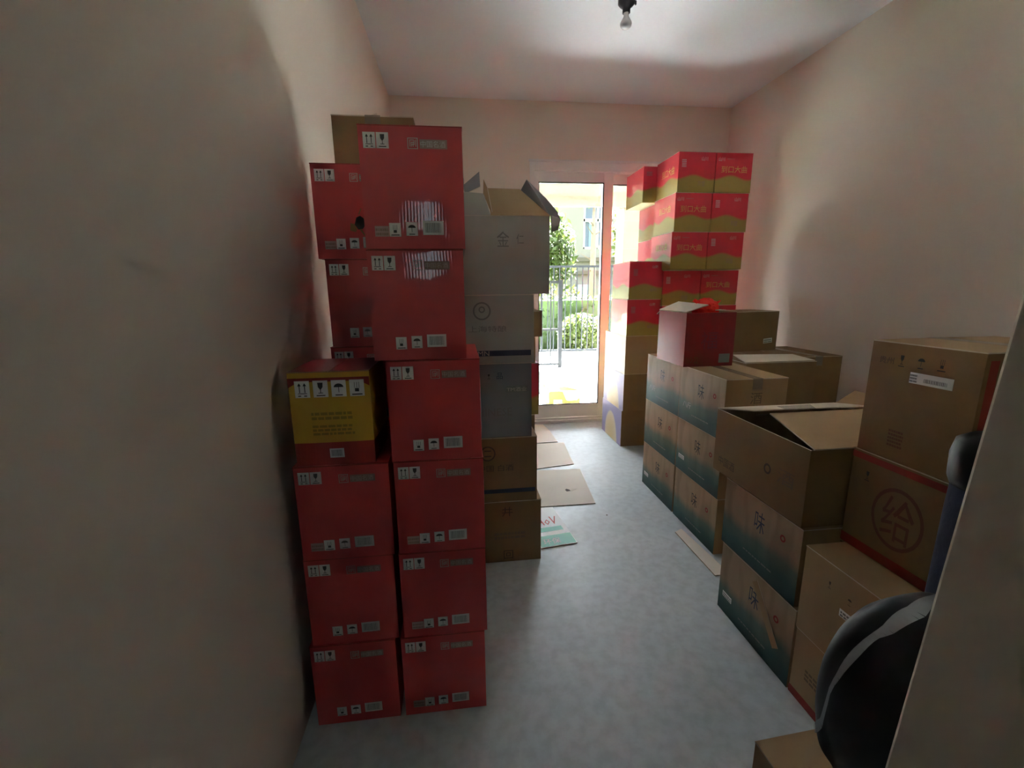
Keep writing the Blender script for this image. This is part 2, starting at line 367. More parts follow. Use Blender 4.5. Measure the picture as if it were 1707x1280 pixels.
def mark(name, parent, dims, face, x, y, w_, h_, ink, polys, paper=None, rot=0, label=None, off=.0008):
    """a printed mark or stuck-on label on a carton face; x, y = lower left corner in metres from the face's lower left"""
    W, D, H = dims; o, u, v, n, fw, fh = face_frame(face, W, D, H)
    mb = MB(); c, s = math.cos(rot), math.sin(rot)
    def P(px, py, e):
        qx = x+px*c-py*s; qy = y+px*s+py*c
        bl = BULGE*math.sin(math.pi*min(max(qx/fw, 0), 1))*math.sin(math.pi*min(max(qy/fh, 0), 1))*1.02 if face != 'top' else 0
        return o+u*qx+v*qy+n*(bl+e)
    if paper:
        mb.slab([P(*p, off) for p in rect(0, 0, w_, h_)], .0004, paper)
    for p in polys(w_, h_) if callable(polys) else polys:
        mb.poly([P(a, b_, off+(.0005 if paper else 0)) for a, b_ in p], ink)
    ob = mb.build(name, parent)
    if label: ob['label'] = label
    return ob

# ------------------------------------------------------------------ cartons
BODY = {}
def carton_body(W, D, H, mats, parent, hollow=False):
    """mats = (front/back, left/right, top). Sides swell slightly, edges are rounded."""
    key = (round(W, 4), round(D, 4), round(H, 4), mats, hollow)
    if key in BODY:
        return link('carton_body', BODY[key], parent)
    n = 6; vs = {}; V = []; Fc = []; FM = []
    def vid(i, j, k):
        if (i, j, k) in vs: return vs[(i, j, k)]
        u, v, q = i/n, j/n, k/n; x, y, z = (u-.5)*W, (v-.5)*D, q*H
        bx = BULGE*math.sin(math.pi*v)*math.sin(math.pi*q); by = BULGE*math.sin(math.pi*u)*math.sin(math.pi*q)
        if i == 0: x -= bx
        if i == n: x += bx
        if j == 0: y -= by
        if j == n: y += by
        e = .0018
        x += e*((i == 0)-(i == n))*((j in (0, n)) or (k in (0, n))); y += e*((j == 0)-(j == n))*((i in (0, n)) or (k in (0, n)))
        vs[(i, j, k)] = len(V); V.append((x, y, z)); return vs[(i, j, k)]
    mats_l = list(dict.fromkeys(mats))
    for a in range(n):
        for b_ in range(n):
            Fc.append([vid(a, 0, b_), vid(a+1, 0, b_), vid(a+1, 0, b_+1), vid(a, 0, b_+1)]); FM.append(mats_l.index(mats[0]))
            Fc.append([vid(a+1, n, b_), vid(a, n, b_), vid(a, n, b_+1), vid(a+1, n, b_+1)]); FM.append(mats_l.index(mats[0]))
            Fc.append([vid(0, a+1, b_), vid(0, a, b_), vid(0, a, b_+1), vid(0, a+1, b_+1)]); FM.append(mats_l.index(mats[1]))
            Fc.append([vid(n, a, b_), vid(n, a+1, b_), vid(n, a+1, b_+1), vid(n, a, b_+1)]); FM.append(mats_l.index(mats[1]))
            Fc.append([vid(a, b_+1, 0), vid(a+1, b_+1, 0), vid(a+1, b_, 0), vid(a, b_, 0)]); FM.append(mats_l.index(mats[2]))
            if not hollow:
                Fc.append([vid(a, b_, n), vid(a+1, b_, n), vid(a+1, b_+1, n), vid(a, b_+1, n)]); FM.append(mats_l.index(mats[2]))
    ml = list(mats_l)
    if hollow:
        ml += [x for x in ('carton_inside', 'carton_edge') if x not in ml]
        th = .005; b0 = len(V); ci = ml.index('carton_inside'); ce = ml.index('carton_edge')
        for z in (H, .006):
            for (x, y) in ((-W/2+th, -D/2+th), (W/2-th, -D/2+th), (W/2-th, D/2-th), (-W/2+th, D/2-th)): V.append((x, y, z))
        cs = [vid(0, 0, n), vid(n, 0, n), vid(n, n, n), vid(0, n, n)]
        for a in range(4):
            c = (a+1) % 4
            Fc.append([b0+a, b0+c, b0+4+c, b0+4+a]); FM.append(ci)
        Fc.append([b0+4, b0+5, b0+6, b0+7]); FM.append(ci)
        rims = [[vid(i, 0, n) for i in range(n+1)], [vid(n, i, n) for i in range(n+1)], [vid(n-i, n, n) for i in range(n+1)], [vid(0, n-i, n) for i in range(n+1)]]
        for a in range(4): Fc.append(rims[a]+[b0+(a+1) % 4, b0+a]); FM.append(ce)
    o = mk('carton_body', V, Fc, ml, FM, parent, True)
    bm = bmesh.new(); bm.from_mesh(o.data)
    for e_ in bm.edges:
        if len(e_.link_faces) == 2 and e_.calc_face_angle(0) > .6: e_.smooth = False
    bm.to_mesh(o.data); bm.free()
    BODY[key] = o.data; return o
FLAP = {}
def carton(x0, x1, y0, D, z0, z1, mats, label, group=None, rz=0, flap='carton_edge', topm=None, tape=False, name='carton', hollow=False, cat='cardboard box'):
    """closed carton whose front face spans x0..x1 at y0 and reaches D back; returns (root, dims)"""
    W = x1-x0; H = z1-z0-.001
    r = empty(name, ((x0+x1)/2, y0+D/2, z0), rz, label, cat, group)
    carton_body(W, D, H-(0 if hollow else .0032), mats, r, hollow)
    if not hollow:
        tm = topm or mats[2]
        for sgn in (-1, 1):
            key = (round(W, 4), round(D, 4), round(H, 4), tm, flap, sgn)
            if key not in FLAP:
                a, b_ = (-W/2+.001, -.0012) if sgn < 0 else (.0012, W/2-.001)
                mb = MB().slab([(a, -D/2+.001, H), (b_, -D/2+.001, H), (b_, D/2-.001, H), (a, D/2-.001, H)], .0031, tm, flap)
                FLAP[key] = mb.build('top_flap', r).data
            else: link('top_flap', FLAP[key], r)
        if tape:
            mb = MB(); tw = .024; q = H+.0006
            mb.slab([(-tw, -D/2-.0008, q), (tw, -D/2-.0008, q), (tw, D/2+.0008, q), (-tw, D/2+.0008, q)], .0004, 'clear_tape')
            mb.slab([(-tw, -D/2-.0012, H-.055), (tw, -D/2-.0012, H-.055), (tw, -D/2-.0012, q), (-tw, -D/2-.0012, q)], .0003, 'clear_tape')
            mb.build('packing_tape', r)
    return r, (W, D, H)

# ================================================================== THE ROOM
ZC = 2.80; XL = -.49; XR = 2.45; YB = 4.06
struct(MB().box(XL-.2, XR+.2, -2.4, YB+.02, -.12, 0, 'concrete').build('floor'))
struct(MB().box(XL-.2, XR+.2, -2.4, YB+.2, ZC, ZC+.15, 'ceiling_paint').build('ceiling'))
struct(MB().box(XL-.2, XL, -2.4, YB+.2, 0, ZC, 'wall_paint').build('wall_left'))
struct(MB().box(XR, XR+.2, -2.4, YB+.2, 0, ZC, 'wall_paint').build('wall_right'))
DX0, DX1, DZ = .655, 2.00, 2.335
mb = MB().box(XL, DX0, YB, YB+.2, 0, ZC, 'wall_paint').box(DX1, XR, YB, YB+.2, 0, ZC, 'wall_paint').box(DX0, DX1, YB, YB+.2, DZ, ZC, 'wall_paint')
struct(mb.build('wall_back'))
# wall the photographer stands beside: its end is the doorway's right side, slightly out of plumb
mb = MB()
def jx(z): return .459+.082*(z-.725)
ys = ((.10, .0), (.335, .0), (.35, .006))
mb.mi('wall_paint_dimmed')
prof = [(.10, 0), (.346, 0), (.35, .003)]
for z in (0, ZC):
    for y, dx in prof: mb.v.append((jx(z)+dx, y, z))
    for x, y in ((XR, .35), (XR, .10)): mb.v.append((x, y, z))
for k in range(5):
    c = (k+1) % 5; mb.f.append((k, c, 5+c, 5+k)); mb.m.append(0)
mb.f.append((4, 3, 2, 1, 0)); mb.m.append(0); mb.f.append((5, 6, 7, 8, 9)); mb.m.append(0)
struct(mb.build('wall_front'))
struct(MB().box(XL, jx(2.25), .10, .35, 2.25, ZC, 'wall_paint').build('trim_1'))
# passage behind the photographer, with a small window in its end wall
HX0, HX1, HZ0, HZ1 = -.45, .02, 1.50, 2.12
mb = MB().box(XL, HX0, -2.4, -2.2, 0, ZC, 'passage_dimmed').box(HX1, XR, -2.4, -2.2, 0, ZC, 'passage_dimmed').box(HX0, HX1, -2.4, -2.2, 0, HZ0, 'passage_dimmed').box(HX0, HX1, -2.4, -2.2, HZ1, ZC, 'passage_dimmed')
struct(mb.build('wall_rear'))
mb = MB(); mb.box(HX0, HX0+.05, -2.34, -2.27, HZ0, HZ1, 'pvc_white').box(HX1-.05, HX1, -2.34, -2.27, HZ0, HZ1, 'pvc_white')
mb.box(HX0+.05, HX1-.05, -2.34, -2.27, HZ0, HZ0+.05, 'pvc_white').box(HX0+.05, HX1-.05, -2.34, -2.27, HZ1-.05, HZ1, 'pvc_white')
wr = struct(mb.build('window_1'))
MB().box(HX0+.05, HX1-.05, -2.309, -2.303, HZ0+.05, HZ1-.05, 'dimming_pane').build('pane', wr)

# glazed balcony door
dr = empty('door_1', (DX0, YB, 0)); dr['kind'] = 'structure'
def dbox(name, boxes, m, parent=dr, bevel=.003):
    mb = MB()
    for (a, b_, c, d, e, f) in boxes: mb.box(a-DX0, b_-DX0, c-YB, d-YB, e, f, m)
    return mb.build(name, parent, bevel=bevel)
dbox('frame', [(DX0, DX0+.05, YB-.005, YB+.13, 0, DZ), (DX1-.05, DX1, YB-.005, YB+.13, 0, DZ), (DX0+.05, DX1-.05, YB-.005, YB+.13, DZ-.075, DZ), (DX0+.05, DX1-.05, YB-.005, YB+.13, 0, .045)], 'pvc_white')
dbox('head_bead', [(DX0-.01, DX1+.01, YB-.02, YB-.006, DZ-.006, DZ+.012)], 'pvc_white')
def leaf(x0, x1, y0, xl, xr, nm):
    f_ = dbox(nm, [(x0, xl, y0, y0+.045, .048, DZ-.078), (xr, x1, y0, y0+.045, .048, DZ-.078), (xl, xr, y0, y0+.045, .048, .172), (xl, xr, y0, y0+.045, 2.172, DZ-.078)], 'pvc_white')
    g = .008
    dbox('gasket', [(xl, xl+g, y0-.001, y0+.012, .172, 2.172), (xr-g, xr, y0-.001, y0+.012, .172, 2.172), (xl+g, xr-g, y0-.001, y0+.012, .172, .172+g), (xl+g, xr-g, y0-.001, y0+.012, 2.172-g, 2.172)], 'gasket', f_, bevel=0)
    dbox('glazing_bead', [(xl, xr, y0-.006, y0+.002, .160, .172), (xl, xr, y0-.006, y0+.002, 2.172, 2.184)], 'pvc_white', f_, bevel=.002)
    dbox('pane', [(xl+g, xr-g, y0+.018, y0+.024, .172+g, 2.172-g)], 'window_glass', f_, bevel=0)
    return f_
leaf(DX0+.052, 1.405, YB+.01, .735, 1.322, 'sliding_leaf')
leaf(1.330, DX1-.052, YB+.065, 1.400, 1.90, 'fixed_leaf')
struct(MB().box(DX0-.02, DX1+.02, YB-.03, YB-.006, 0.0, .028, 'pvc_white').build('trim_2', bevel=.004))

# bare bulb in a bakelite holder
bl = empty('ceiling_light', (.973, 2.70, 2.80), 0, 'small bare bulb in a dark round holder under the ceiling', 'ceiling light')
MB().lathe([(.044, 0), (.046, -.006), (.046, -.022), (.036, -.034), (.024, -.042), (.021, -.05), (.021, -.068)], 28, 'bakelite').build('lamp_holder', bl, True)
MB().lathe([(.005, -.003), (.005, -.02)], 10, 'bakelite', (.055, .01, 0)).build('mounting_hook', bl)
MB().lathe([(.0135, -.066), (.0135, -.082), (.015, -.088), (.022, -.100), (.029, -.112), (.031, -.121), (.029, -.131), (.022, -.139), (.011, -.143), (.002, -.144)], 28, 'bulb_glass').build('bulb', bl, True)

# ================================================================== RED CARTONS, LEFT
RG = 'red cartons with white handling marks'
def red_marks(r, d, extra=False, dark=False):
    W, D, H = d; P = 'label_white'
    s = W/.243
    mark('handling_mark', r, d, 'front', .013*s, .222, .028*s, .034, 'ink_black', s_arrows, P)
    mark('handling_mark', r, d, 'front', .043*s, .222, .028*s, .034, 'ink_black', s_glass, P)
    mark('seal_print', r, d, 'front', .114*s, .222, .024*s, .024, 'ink_pale', s_seal)
    mark('name_print', r, d, 'front', .142*s, .223, .064*s, .020, 'ink_dull', lambda a, b_: [rect(0, 0, a, b_)])
    mark('name_print', r, d, 'front', .144*s, .226, .058*s, .014, 'ink_pale', s_text('中国名酒', .058*s, .014), off=.0013)
    mark('handling_mark', r, d, 'front', .060*s, .028, .0275*s, .031, 'ink_black', s_stack, P)
    mark('handling_mark', r, d, 'front', .100*s, .030, .0275*s, .031, 'ink_black', s_umbrella, P)
    mark('barcode_label', r, d, 'front', .140*s, .032, .050*s, .032, 'ink_grey', s_bar, P)
    if extra: mark('batch_label', r, d, 'front', .026*s, .028, .033*s, .024, 'ink_dull', lambda a, b_: s_lines(a, b_, 2), 'label_pink')
red = ('red_board',)*3; redg = ('red_glossy',)*3
LV = [0, .272, .544, .816, 1.088, 1.36, 1.634]
A = [(-.201, .046, 1.144, red, True, 'red carton on the floor, bottom of the tall six-high red stack'),
     (-.190, .055, 1.144, red, True, 'red carton second from the floor in the six-high red stack'),
     (-.187, .056, 1.144, red, True, 'red carton third from the floor in the six-high red stack'),
     (-.189, .053, 1.144, red, False, 'red carton fourth up in the six-high stack, right of the yellow and red carton'),
     (-.215, .020, 1.146, redg, False, 'shiny red carton just below the top one of the six-high red stack'),
     (-.214, .026, 1.142, redg, True, 'red carton with bright window glints, topmost of the six-high red stack')]
for k, (a, b_, y, m_, ex, lb) in enumerate(A):
    r, d = carton(a, b_, y, .325, LV[k], LV[k+1], m_, lb, RG, flap='ink_red'); red_marks(r, d, ex)
Bc = [(-.456, -.214, 1.145, False, 'dark red carton at floor level nearest the left wall, in front of the wall'),
      (-.446, -.202, 1.148, False, 'red carton second from the floor in the short stack under the yellow carton'),
      (-.443, -.197, 1.145, True, 'red carton directly under the yellow and red carton')]
for k, (a, b_, y, ex, lb) in enumerate(Bc):
    r, d = carton(a, b_, y, .26, LV[k], LV[k+1], red, lb, RG, flap='ink_red'); red_marks(r, d, ex)
# second row behind the short stack
C2 = [(-.448, -.206, LV[0], LV[1], red, 'red carton on the floor hidden behind the bottom carton of the short red stack'),
      (-.446, -.204, LV[1], LV[2], red, 'red carton hidden behind the second carton of the short red stack'),
      (-.446, -.204, LV[2], LV[3], red, 'red carton hidden behind the one that carries the yellow carton'),
      (-.410, -.168, LV[3], LV[4], red, 'red carton of which only a strip shows right behind the yellow carton top'),
      (-.402, -.160, LV[4], LV[5], redg, 'glossy plastic wrapped red carton half hidden behind the tall red stack'),
      (-.420, -.178, LV[5], LV[6], red, 'red carton with a torn dark hole in its right side, near the left wall')]
for k, (a, b_, z0, z1, m_, lb) in enumerate(C2):
    r, d = carton(a, b_, 1.475, .325, z0, z1, m_, lb, RG, flap='ink_red'); red_marks(r, d, k == 5)
    if k == 5:
        hole = [(.118, .10), (.128, .085), (.142, .088), (.150, .10), (.146, .118), (.136, .126), (.124, .120)]
        mark('torn_hole', r, d, 'front', 0, 0, .1, .1, 'ink_black', [hole], label='small dark torn hole with frayed brown paper')
        mark('torn_paper', r, d, 'front', 0, 0, .1, .1, 'kraft_dark', [[(.104, .082), (.120, .078), (.125, .086), (.117, .102), (.106, .104)], [(.134, .128), (.142, .146), (.139, .147), (.131, .130)], [(.132, .085), (.150, .060), (.152, .062), (.138, .087)]], off=.0012)
# yellow and red carton
r, d = carton(-.432, -.229, 1.150, .225, LV[3], 1.066, ('yellow_board', 'yellow_board', 'dark_red_board'), 'yellow and red carton with four white handling marks on the short stack', flap='kraft', topm='dark_red_board')
W, D, H = d
mark('red_band', r, d, 'front', .002, H-.044, W-.004, .028, 'ink_red', lambda a, b_: [[(a*k/8, b_-.010-(.014 if k in (0, 8) else 0)) for k in range(9)]+[(a*(8-k)/8, b_) for k in range(9)]], off=.0009)
for q, sy in enumerate((s_arrows, s_glass, s_umbrella, s_stack)):
    mark('handling_mark', r, d, 'front', .018+q*.0445, H-.066, .036, .043, 'ink_black', sy, 'label_white', off=.0012)
mark('text_print', r, d, 'front', .046, .078, .115, .080, 'ink_olive', s_lines(.115, .038, 3, 2)+[[(x, y+.042) for x, y in p] for p in s_lines(.112, .030, 2, 5)])
mark('barcode_label', r, d, 'front', .088, .020, .036, .025, 'ink_grey', s_bar, 'label_white', off=.0014)
# low brown carton right at the top
r, d = carton(-.376, -.118, 1.60, .23, LV[6], 1.808, ('kraft_dark', 'kraft_dark', 'kraft'), 'low brown carton on top of the red cartons, highest by the left wall', tape=True)
tag(MB().slab([(-.262, 1.615, 1.811), (-.235, 1.612, 1.818), (-.232, 1.66, 1.816), (-.258, 1.67, 1.811)], .0016, 'kraft_pale').build('cardboard_scrap'), 'tiny pale scrap of cardboard lying on the highest brown carton', 'cardboard scrap')

# ================================================================== GREY-BROWN STACK
GG = 'greyish brown cartons in the stack behind the red ones'
def gcarton(x1, y0, z0, z1, mats, lb, w_=.40, D=.34, **k): return carton(x1-w_, x1, y0, D, z0, z1, mats, lb, GG, **k)
kb = ('kraft_dark', 'kraft', 'kraft_dark')
r, d = gcarton(.354, 1.880, 0, .309, ('kraft_dark',)*3, 'brown carton on the floor at the foot of the greyish stack')
mark('character_print', r, d, 'front', .215, .235, .05, .045, 'ink_brown', s_text('井', .05, .045))
mark('text_print', r, d, 'front', .17, .115, .16, .05, 'ink_faint', s_lines(.16, .05, 2, 4))
mark('character_print', r, d, 'front', .22, .015, .045, .045, 'ink_brown', s_text('回', .045, .045))
r, d = gcarton(.335, 1.882, .309, .617, ('kraft_dark', 'kraft', 'kraft_dark'), 'brown carton with faint knot emblem, second from the floor in greyish stack')
mark('knot_print', r, d, 'front', .14, .20, .07, .07, 'ink_brown', s_ring(.07, .07, .09)+[rect(.02, .02, .03, .006), rect(.02, .045, .03, .006)])
mark('text_print', r, d, 'front', .13, .15, .16, .032, 'ink_brown', s_text('中国 白酒', .16, .030))
mark('band_print', r, d, 'front', .10, .042, .29, .020, 'ink_navy', lambda a, b_: [rect(0, 0, a, b_)])
r, d = gcarton(.312, 1.886, .617, .952, ('kraft_haze_dark', 'kraft_haze_dark', 'kraft_haze_dark'), 'haze-grey carton with a small whitish label, in the middle of greyish stack')
mark('paper_label', r, d, 'front', .285, .205, .095, .028, 'ink_grey', lambda a, b_: s_lines(a, b_, 2, 8), 'ink_grey', label='small greyish paper label')
mark('paper_label_text', r, d, 'front', .288, .208, .09, .022, 'ink_pale', s_text('TM酒业', .088, .02), off=.0016)
mark('character_print', r, d, 'front', .20, .265, .022, .026, 'ink_black', s_glass(.022, .026))
mark('character_print', r, d, 'front', .245, .265, .026, .028, 'ink_navy', s_text('品', .026, .028))
mark('text_print', r, d, 'front', .12, .10, .19, .036, 'ink_faint_grey', s_text('CHINESE', .19, .036))
r, d = gcarton(.322, 1.880, .952, 1.242, ('kraft_haze', 'kraft_pale', 'kraft_haze'), 'haze-grey carton with round emblem, under the open box of the greyish stack')
mark('round_emblem', r, d, 'front', .14, .185, .075, .075, 'ink_faint_grey', s_ring(.075, .075, .09)+[[(x+.024, y+.03) for x, y in s_ring(.027, .027, .2)[k]] for k in range(28)])
mark('text_print', r, d, 'front', .12, .135, .16, .028, 'ink_faint_grey', s_text('上海特酿', .16, .026))
mark('band_print', r, d, 'front', .085, .032, .30, .024, 'ink_navy', lambda a, b_: [rect(0, 0, a, b_)])
mark('band_lettering', r, d, 'front', .135, .034, .07, .020, 'ink_pale', s_text('TMN', .07, .020), off=.0013)
# open box on top
r, d = gcarton(.388, 1.880, 1.242, 1.553, ('kraft_haze', 'kraft_haze', 'kraft_haze'), 'large open haze-grey carton with raised flaps on top of the greyish stack', w_=.44, hollow=True)
mark('character_print', r, d, 'front', .22, .19, .05, .06, 'ink_faint_grey', s_text('金', .05, .06)); mark('character_print', r, d, 'front', .30, .20, .03, .04, 'ink_faint_grey', s_text('仁', .03, .04))
ox, oy, oz = r.location
def flap(name, pts, m, parent, e='carton_edge', th=.004):
    L = parent.location; rot = parent.rotation_euler.z
    Mx = Matrix.Rotation(-rot, 4, 'Z')
    return MB().slab([Mx @ (Vector(p)-L) for p in pts], th, m, e).build(name, parent)
flap('open_flap', [(.145, 1.879, 1.553), (.388, 1.879, 1.553), (.272, 1.95, 1.668), (.138, 1.95, 1.670)], 'kraft', r)
flap('open_flap', [(-.05, 1.878, 1.553), (.145, 1.878, 1.553), (.120, 1.905, 1.640), (.04, 1.90, 1.645), (-.05, 1.90, 1.650)], 'kraft_haze', r)
flap('open_flap', [(-.05, 1.985, 1.66), (.045, 1.95, 1.680), (.108, 1.95, 1.730), (.110, 1.945, 1.672), (.05, 1.92, 1.64), (-.05, 1.96, 1.62)], 'kraft_haze_dark', r)
flap('open_flap', [(.389, 1.90, 1.556), (.272, 1.95, 1.655), (.300, 1.95, 1.703), (.385, 1.96, 1.632), (.432, 1.955, 1.58), (.443, 1.95, 1.551)], 'kraft_haze_dark', r)
flap('open_flap', [(.3895, 1.885, 1.556), (.443, 1.95, 1.552), (.430, 1.935, 1.505), (.394, 1.885, 1.490)], 'kraft_haze', r)
flap('open_flap', [(-.05, 2.219, 1.553), (.386, 2.219, 1.553), (.36, 2.30, 1.60), (-.02, 2.30, 1.60)], 'kraft_haze', r)
flap('torn_tip', [(.118, 1.903, 1.640), (.140, 1.90, 1.585), (.152, 1.884, 1.556), (.135, 1.90, 1.66), (.122, 1.93, 1.700)], 'kraft', r)

# stack behind it, of which only the right edge shows
SG = 'cartons behind the greyish stack beside the floor sheets'
for x1, z0, z1, m_, lb in ((.385, 0, .30, ('kraft',)*3, 'plain brown carton on the floor behind the greyish stack'),
                           (.392, .30, .605, ('kraft',)*3, 'brown carton under the red one behind the greyish stack'),
                           (.412, .605, .885, ('red_gold_board',)*3, 'red carton showing a thin pinkish edge behind the greyish stack'),
                           (.396, .885, 1.022, ('kraft',)*3, 'flat brown carton between the red one and the topmost behind greyish stack'),
                           (.432, 1.022, 1.154, ('kraft_dark',)*3, 'small reddish brown carton jutting out towards the glass door')):
    carton(x1-.36, x1, 2.27, .32, z0, z1, m_, lb, SG)

# ================================================================== STACK RIGHT OF THE DOOR
DG = 'stack of cartons right beside the balcony door'
for k, (x0, y0, z0, z1, m_, lb, fl) in enumerate((
        (1.275, 3.315, 0, .305, ('kraft_dark', 'lilac_board', 'kraft'), 'brown carton with lilac and cream end, on the floor beside balcony door', None),
        (1.272, 3.285, .305, .606, ('kraft_dark', 'lilac_board', 'kraft'), 'brown carton with lilac and cream end, second up beside balcony door', None),
        (1.270, 3.275, .606, .905, ('kraft', 'kraft_pale', 'kraft'), 'plain brown carton under two red and gold ones beside balcony door', None),
        (1.268, 3.268, .905, 1.180, ('red_gold_board', 'red_gold_wrapped', 'red_gold_board'), 'red and gold carton, lower of the two beside the balcony door', 1),
        (1.272, 3.262, 1.180, 1.456, ('red_gold_board', 'red_gold_wrapped', 'red_gold_board'), 'red and gold carton, topmost beside the balcony door', 1))):
    r, d = carton(x0, x0+.262, y0, .36 if fl else .48, z0, z1, m_, lb, DG)
    if fl:
        mark('stamp_print', r, d, 'front', .03, .165, .036, .062, 'ink_dull', s_lines(.036, .062, 5, 3)); mark('handling_print', r, d, 'front', .175, .225, .045, .022, 'ink_pale', s_text('山防', .045, .022))
        mark('text_print', r, d, 'front', .16, .055, .055, .026, 'ink_dull', s_text('福利', .055, .026))

# ================================================================== TALL RED AND GOLD STACK
EG = 'red and gold cartons in the tall stack by the right wall'
mE = ('red_gold_board', 'red_gold_wrapped', 'red_gold_board')
LE = [.605, .867, 1.129, 1.389, 1.649, 1.911, 2.175]
rows = ['sixth', 'fifth', 'fourth', 'third', 'second', 'top']
xs = [1.545, 1.543, 1.541, 1.520, 1.533, 1.542]
def type1(r, d):
    mark('stamp_print', r, d, 'front', .022, .155, .036, .066, 'ink_pale', s_lines(.036, .066, 5, 3)); mark('handling_print', r, d, 'front', .165, .205, .046, .026, 'ink_pale', s_text('山川', .046, .026))
    mark('handling_print', r, d, 'front', .15, .040, .05, .034, 'ink_dull', s_text('同盟', .05, .034))
def type2(r, d):
    mark('handling_print', r, d, 'front', .015, .205, .046, .026, 'ink_pale', s_text('山川', .046, .026)); mark('text_print', r, d, 'front', .075, .218, .06, .006, 'ink_dull', s_lines(.06, .006, 1, 3))
    mark('gold_lettering', r, d, 'front', .040, .130, .190, .045, 'ink_gold', s_text('到口大曲', .190, .045))
    mark('side_lettering', r, d, 'left', .10, .14, .18, .05, 'ink_gold', s_text('到口大曲', .18, .05))
for k in range(6):
    for q in (0, 1):
        ww = .272 if k > 2 else .300; x0 = xs[k]+q*(ww+.003)
        lb = 'red and gold carton, %s one in the %s row of the tall stack' % ('left' if q == 0 else 'right', rows[k])
        if k == 0: lb = 'red and gold carton, %s one in the sixth row down of the tall stack' % ('left' if q == 0 else 'right')
        r, d = carton(x0, x0+ww, (3.13 if k > 2 else 3.262)+.004*((k*7) % 3), .345, LE[k], LE[k+1], mE, lb, EG)
        (type1 if (q == 0) == (k in (5, 2, 0)) else type2)(r, d)
        if k == 5 and q == 0: mark('side_lettering', r, d, 'left', .10, .13, .19, .055, 'ink_gold', s_text('到口大曲', .19, .055))
BG = 'plain brown cartons under the tall red and gold stack'
for k in range(2):
    for q in (0, 1):
        carton(1.56+q*.29, 1.56+q*.29+.28, 3.24, .345, k*.3025, (k+1)*.3025, ('kraft',)*3, 'brown carton hidden at the %s of the tall red and gold stack, %s side' % (('foot', 'second level')[k], ('left', 'right')[q]), BG)
# second row, nearer the door wall
FG = 'red and gold cartons behind the tall stack, nearer the balcony door'
for k in range(6):
    z0, z1 = LE[k]+.0, LE[k+1]
    x0 = 1.575 if k < 5 else 1.452
    lb = ['red and gold carton hidden behind the sixth row of the tall stack', 'red and gold carton hidden behind the fifth row of the tall stack', 'red and gold carton hidden behind the fourth row, behind the door-side stack',
          'shiny red carton just above the door-side stack, lower of two glinting sides', 'shiny red carton with large white glint, just under the small highest one by the door',
          'red and gold carton sticking out left at the top, next to the door head'][k]
    r, d = carton(x0, x0+.262, 3.52 if k > 2 else 3.62, .35, z0, z1, mE, lb, FG)
    if k == 5: mark('stamp_print', r, d, 'front', .022, .19, .05, .04, 'ink_dull', s_lines(.05, .04, 3, 3))
for k in range(2):
    carton(1.66, 1.93, 3.60, .35, k*.3025, (k+1)*.3025, ('kraft',)*3, 'brown carton hidden at the %s behind the tall stack, next to the back wall' % (('foot', 'second level')[k]), BG)

# ================================================================== CARTONS WITH GREEN HILLS
HG = 'kraft cartons printed with blue green hills'
mH = ('kraft', 'hills_board', 'kraft')
def hill_marks(r, d, sticker=True, vol=True):
    W, D, H = d; s = D/.43
    mark('character_print', r, d, 'left', .20*s, .150, .055*s, .075, 'ink_black' if vol else 'ink_navy', s_text('味', .055*s, .075))
    mark('seal_print', r, d, 'left', .335*s, .180, .026*s, .024, 'ink_red', s_ring(.026*s, .024, .25))
    mark('fine_lettering', r, d, 'left', .14*s, .045, .18*s, .010, 'ink_grey', s_lines(.18*s, .010, 1, 4), off=.0009)
    if sticker == 1: mark('paper_label', r, d, 'left', .035*s, .070, .062*s, .022, 'ink_grey', s_lines(.062*s, .022, 2, 5), 'label_white')
    if sticker == 2: mark('white_lettering', r, d, 'left', .055*s, .075, .085*s, .032, 'ink_pale', s_text('八斤', .085*s, .032))
    mark('end_print', r, d, 'front', .12, .11, .055, .12, 'ink_faint', s_text('酒业', .055, .12, True))
LH = [0, .287, .574, .861]
for c, (y0, D, who) in enumerate(((2.225, .43, 'far'), (1.800, .42, 'near'))):
    for k in range(3):
        lb = 'kraft carton with green hills, %s of the %s column standing nearest the red box' % (('bottom', 'middle', 'top')[k], who) if 0 else \
             'green-bottomed kraft carton, %s one in the %s column of the block by the clear floor' % (('bottom', 'middle', 'top')[k], who)
        r, d = carton(1.178-.004*k, 1.178-.004*k+.30, y0-.006*k*(c == 0), D-.006, LH[k], LH[k+1], mH, lb, HG, tape=(k == 2))
        hill_marks(r, d, {(0, 0): 1, (0, 1): 0, (0, 2): 2, (1, 0): 0, (1, 1): 1, (1, 2): 2}[(c, k)])
# two more below the open box
for k, (z0, z1, lb) in enumerate(((0, .284, 'green-bottomed kraft carton on the floor below the open brown box, with loose tape strip'), (.284, .548, 'green-bottomed kraft carton directly under the open brown box'))):
    r, d = carton(1.002, 1.302, 1.082+.014*k, .392, z0, z1, mH, lb, HG); hill_marks(r, d, 1 if k == 0 else 0, False)
    if k == 0:
        mark('tape_strip', r, d, 'left', .215, .262, .030, .205, 'kraft', lambda a, b_: [rect(0, 0, a, b_)], 'kraft_pale', rot=math.radians(-142), off=.0016)
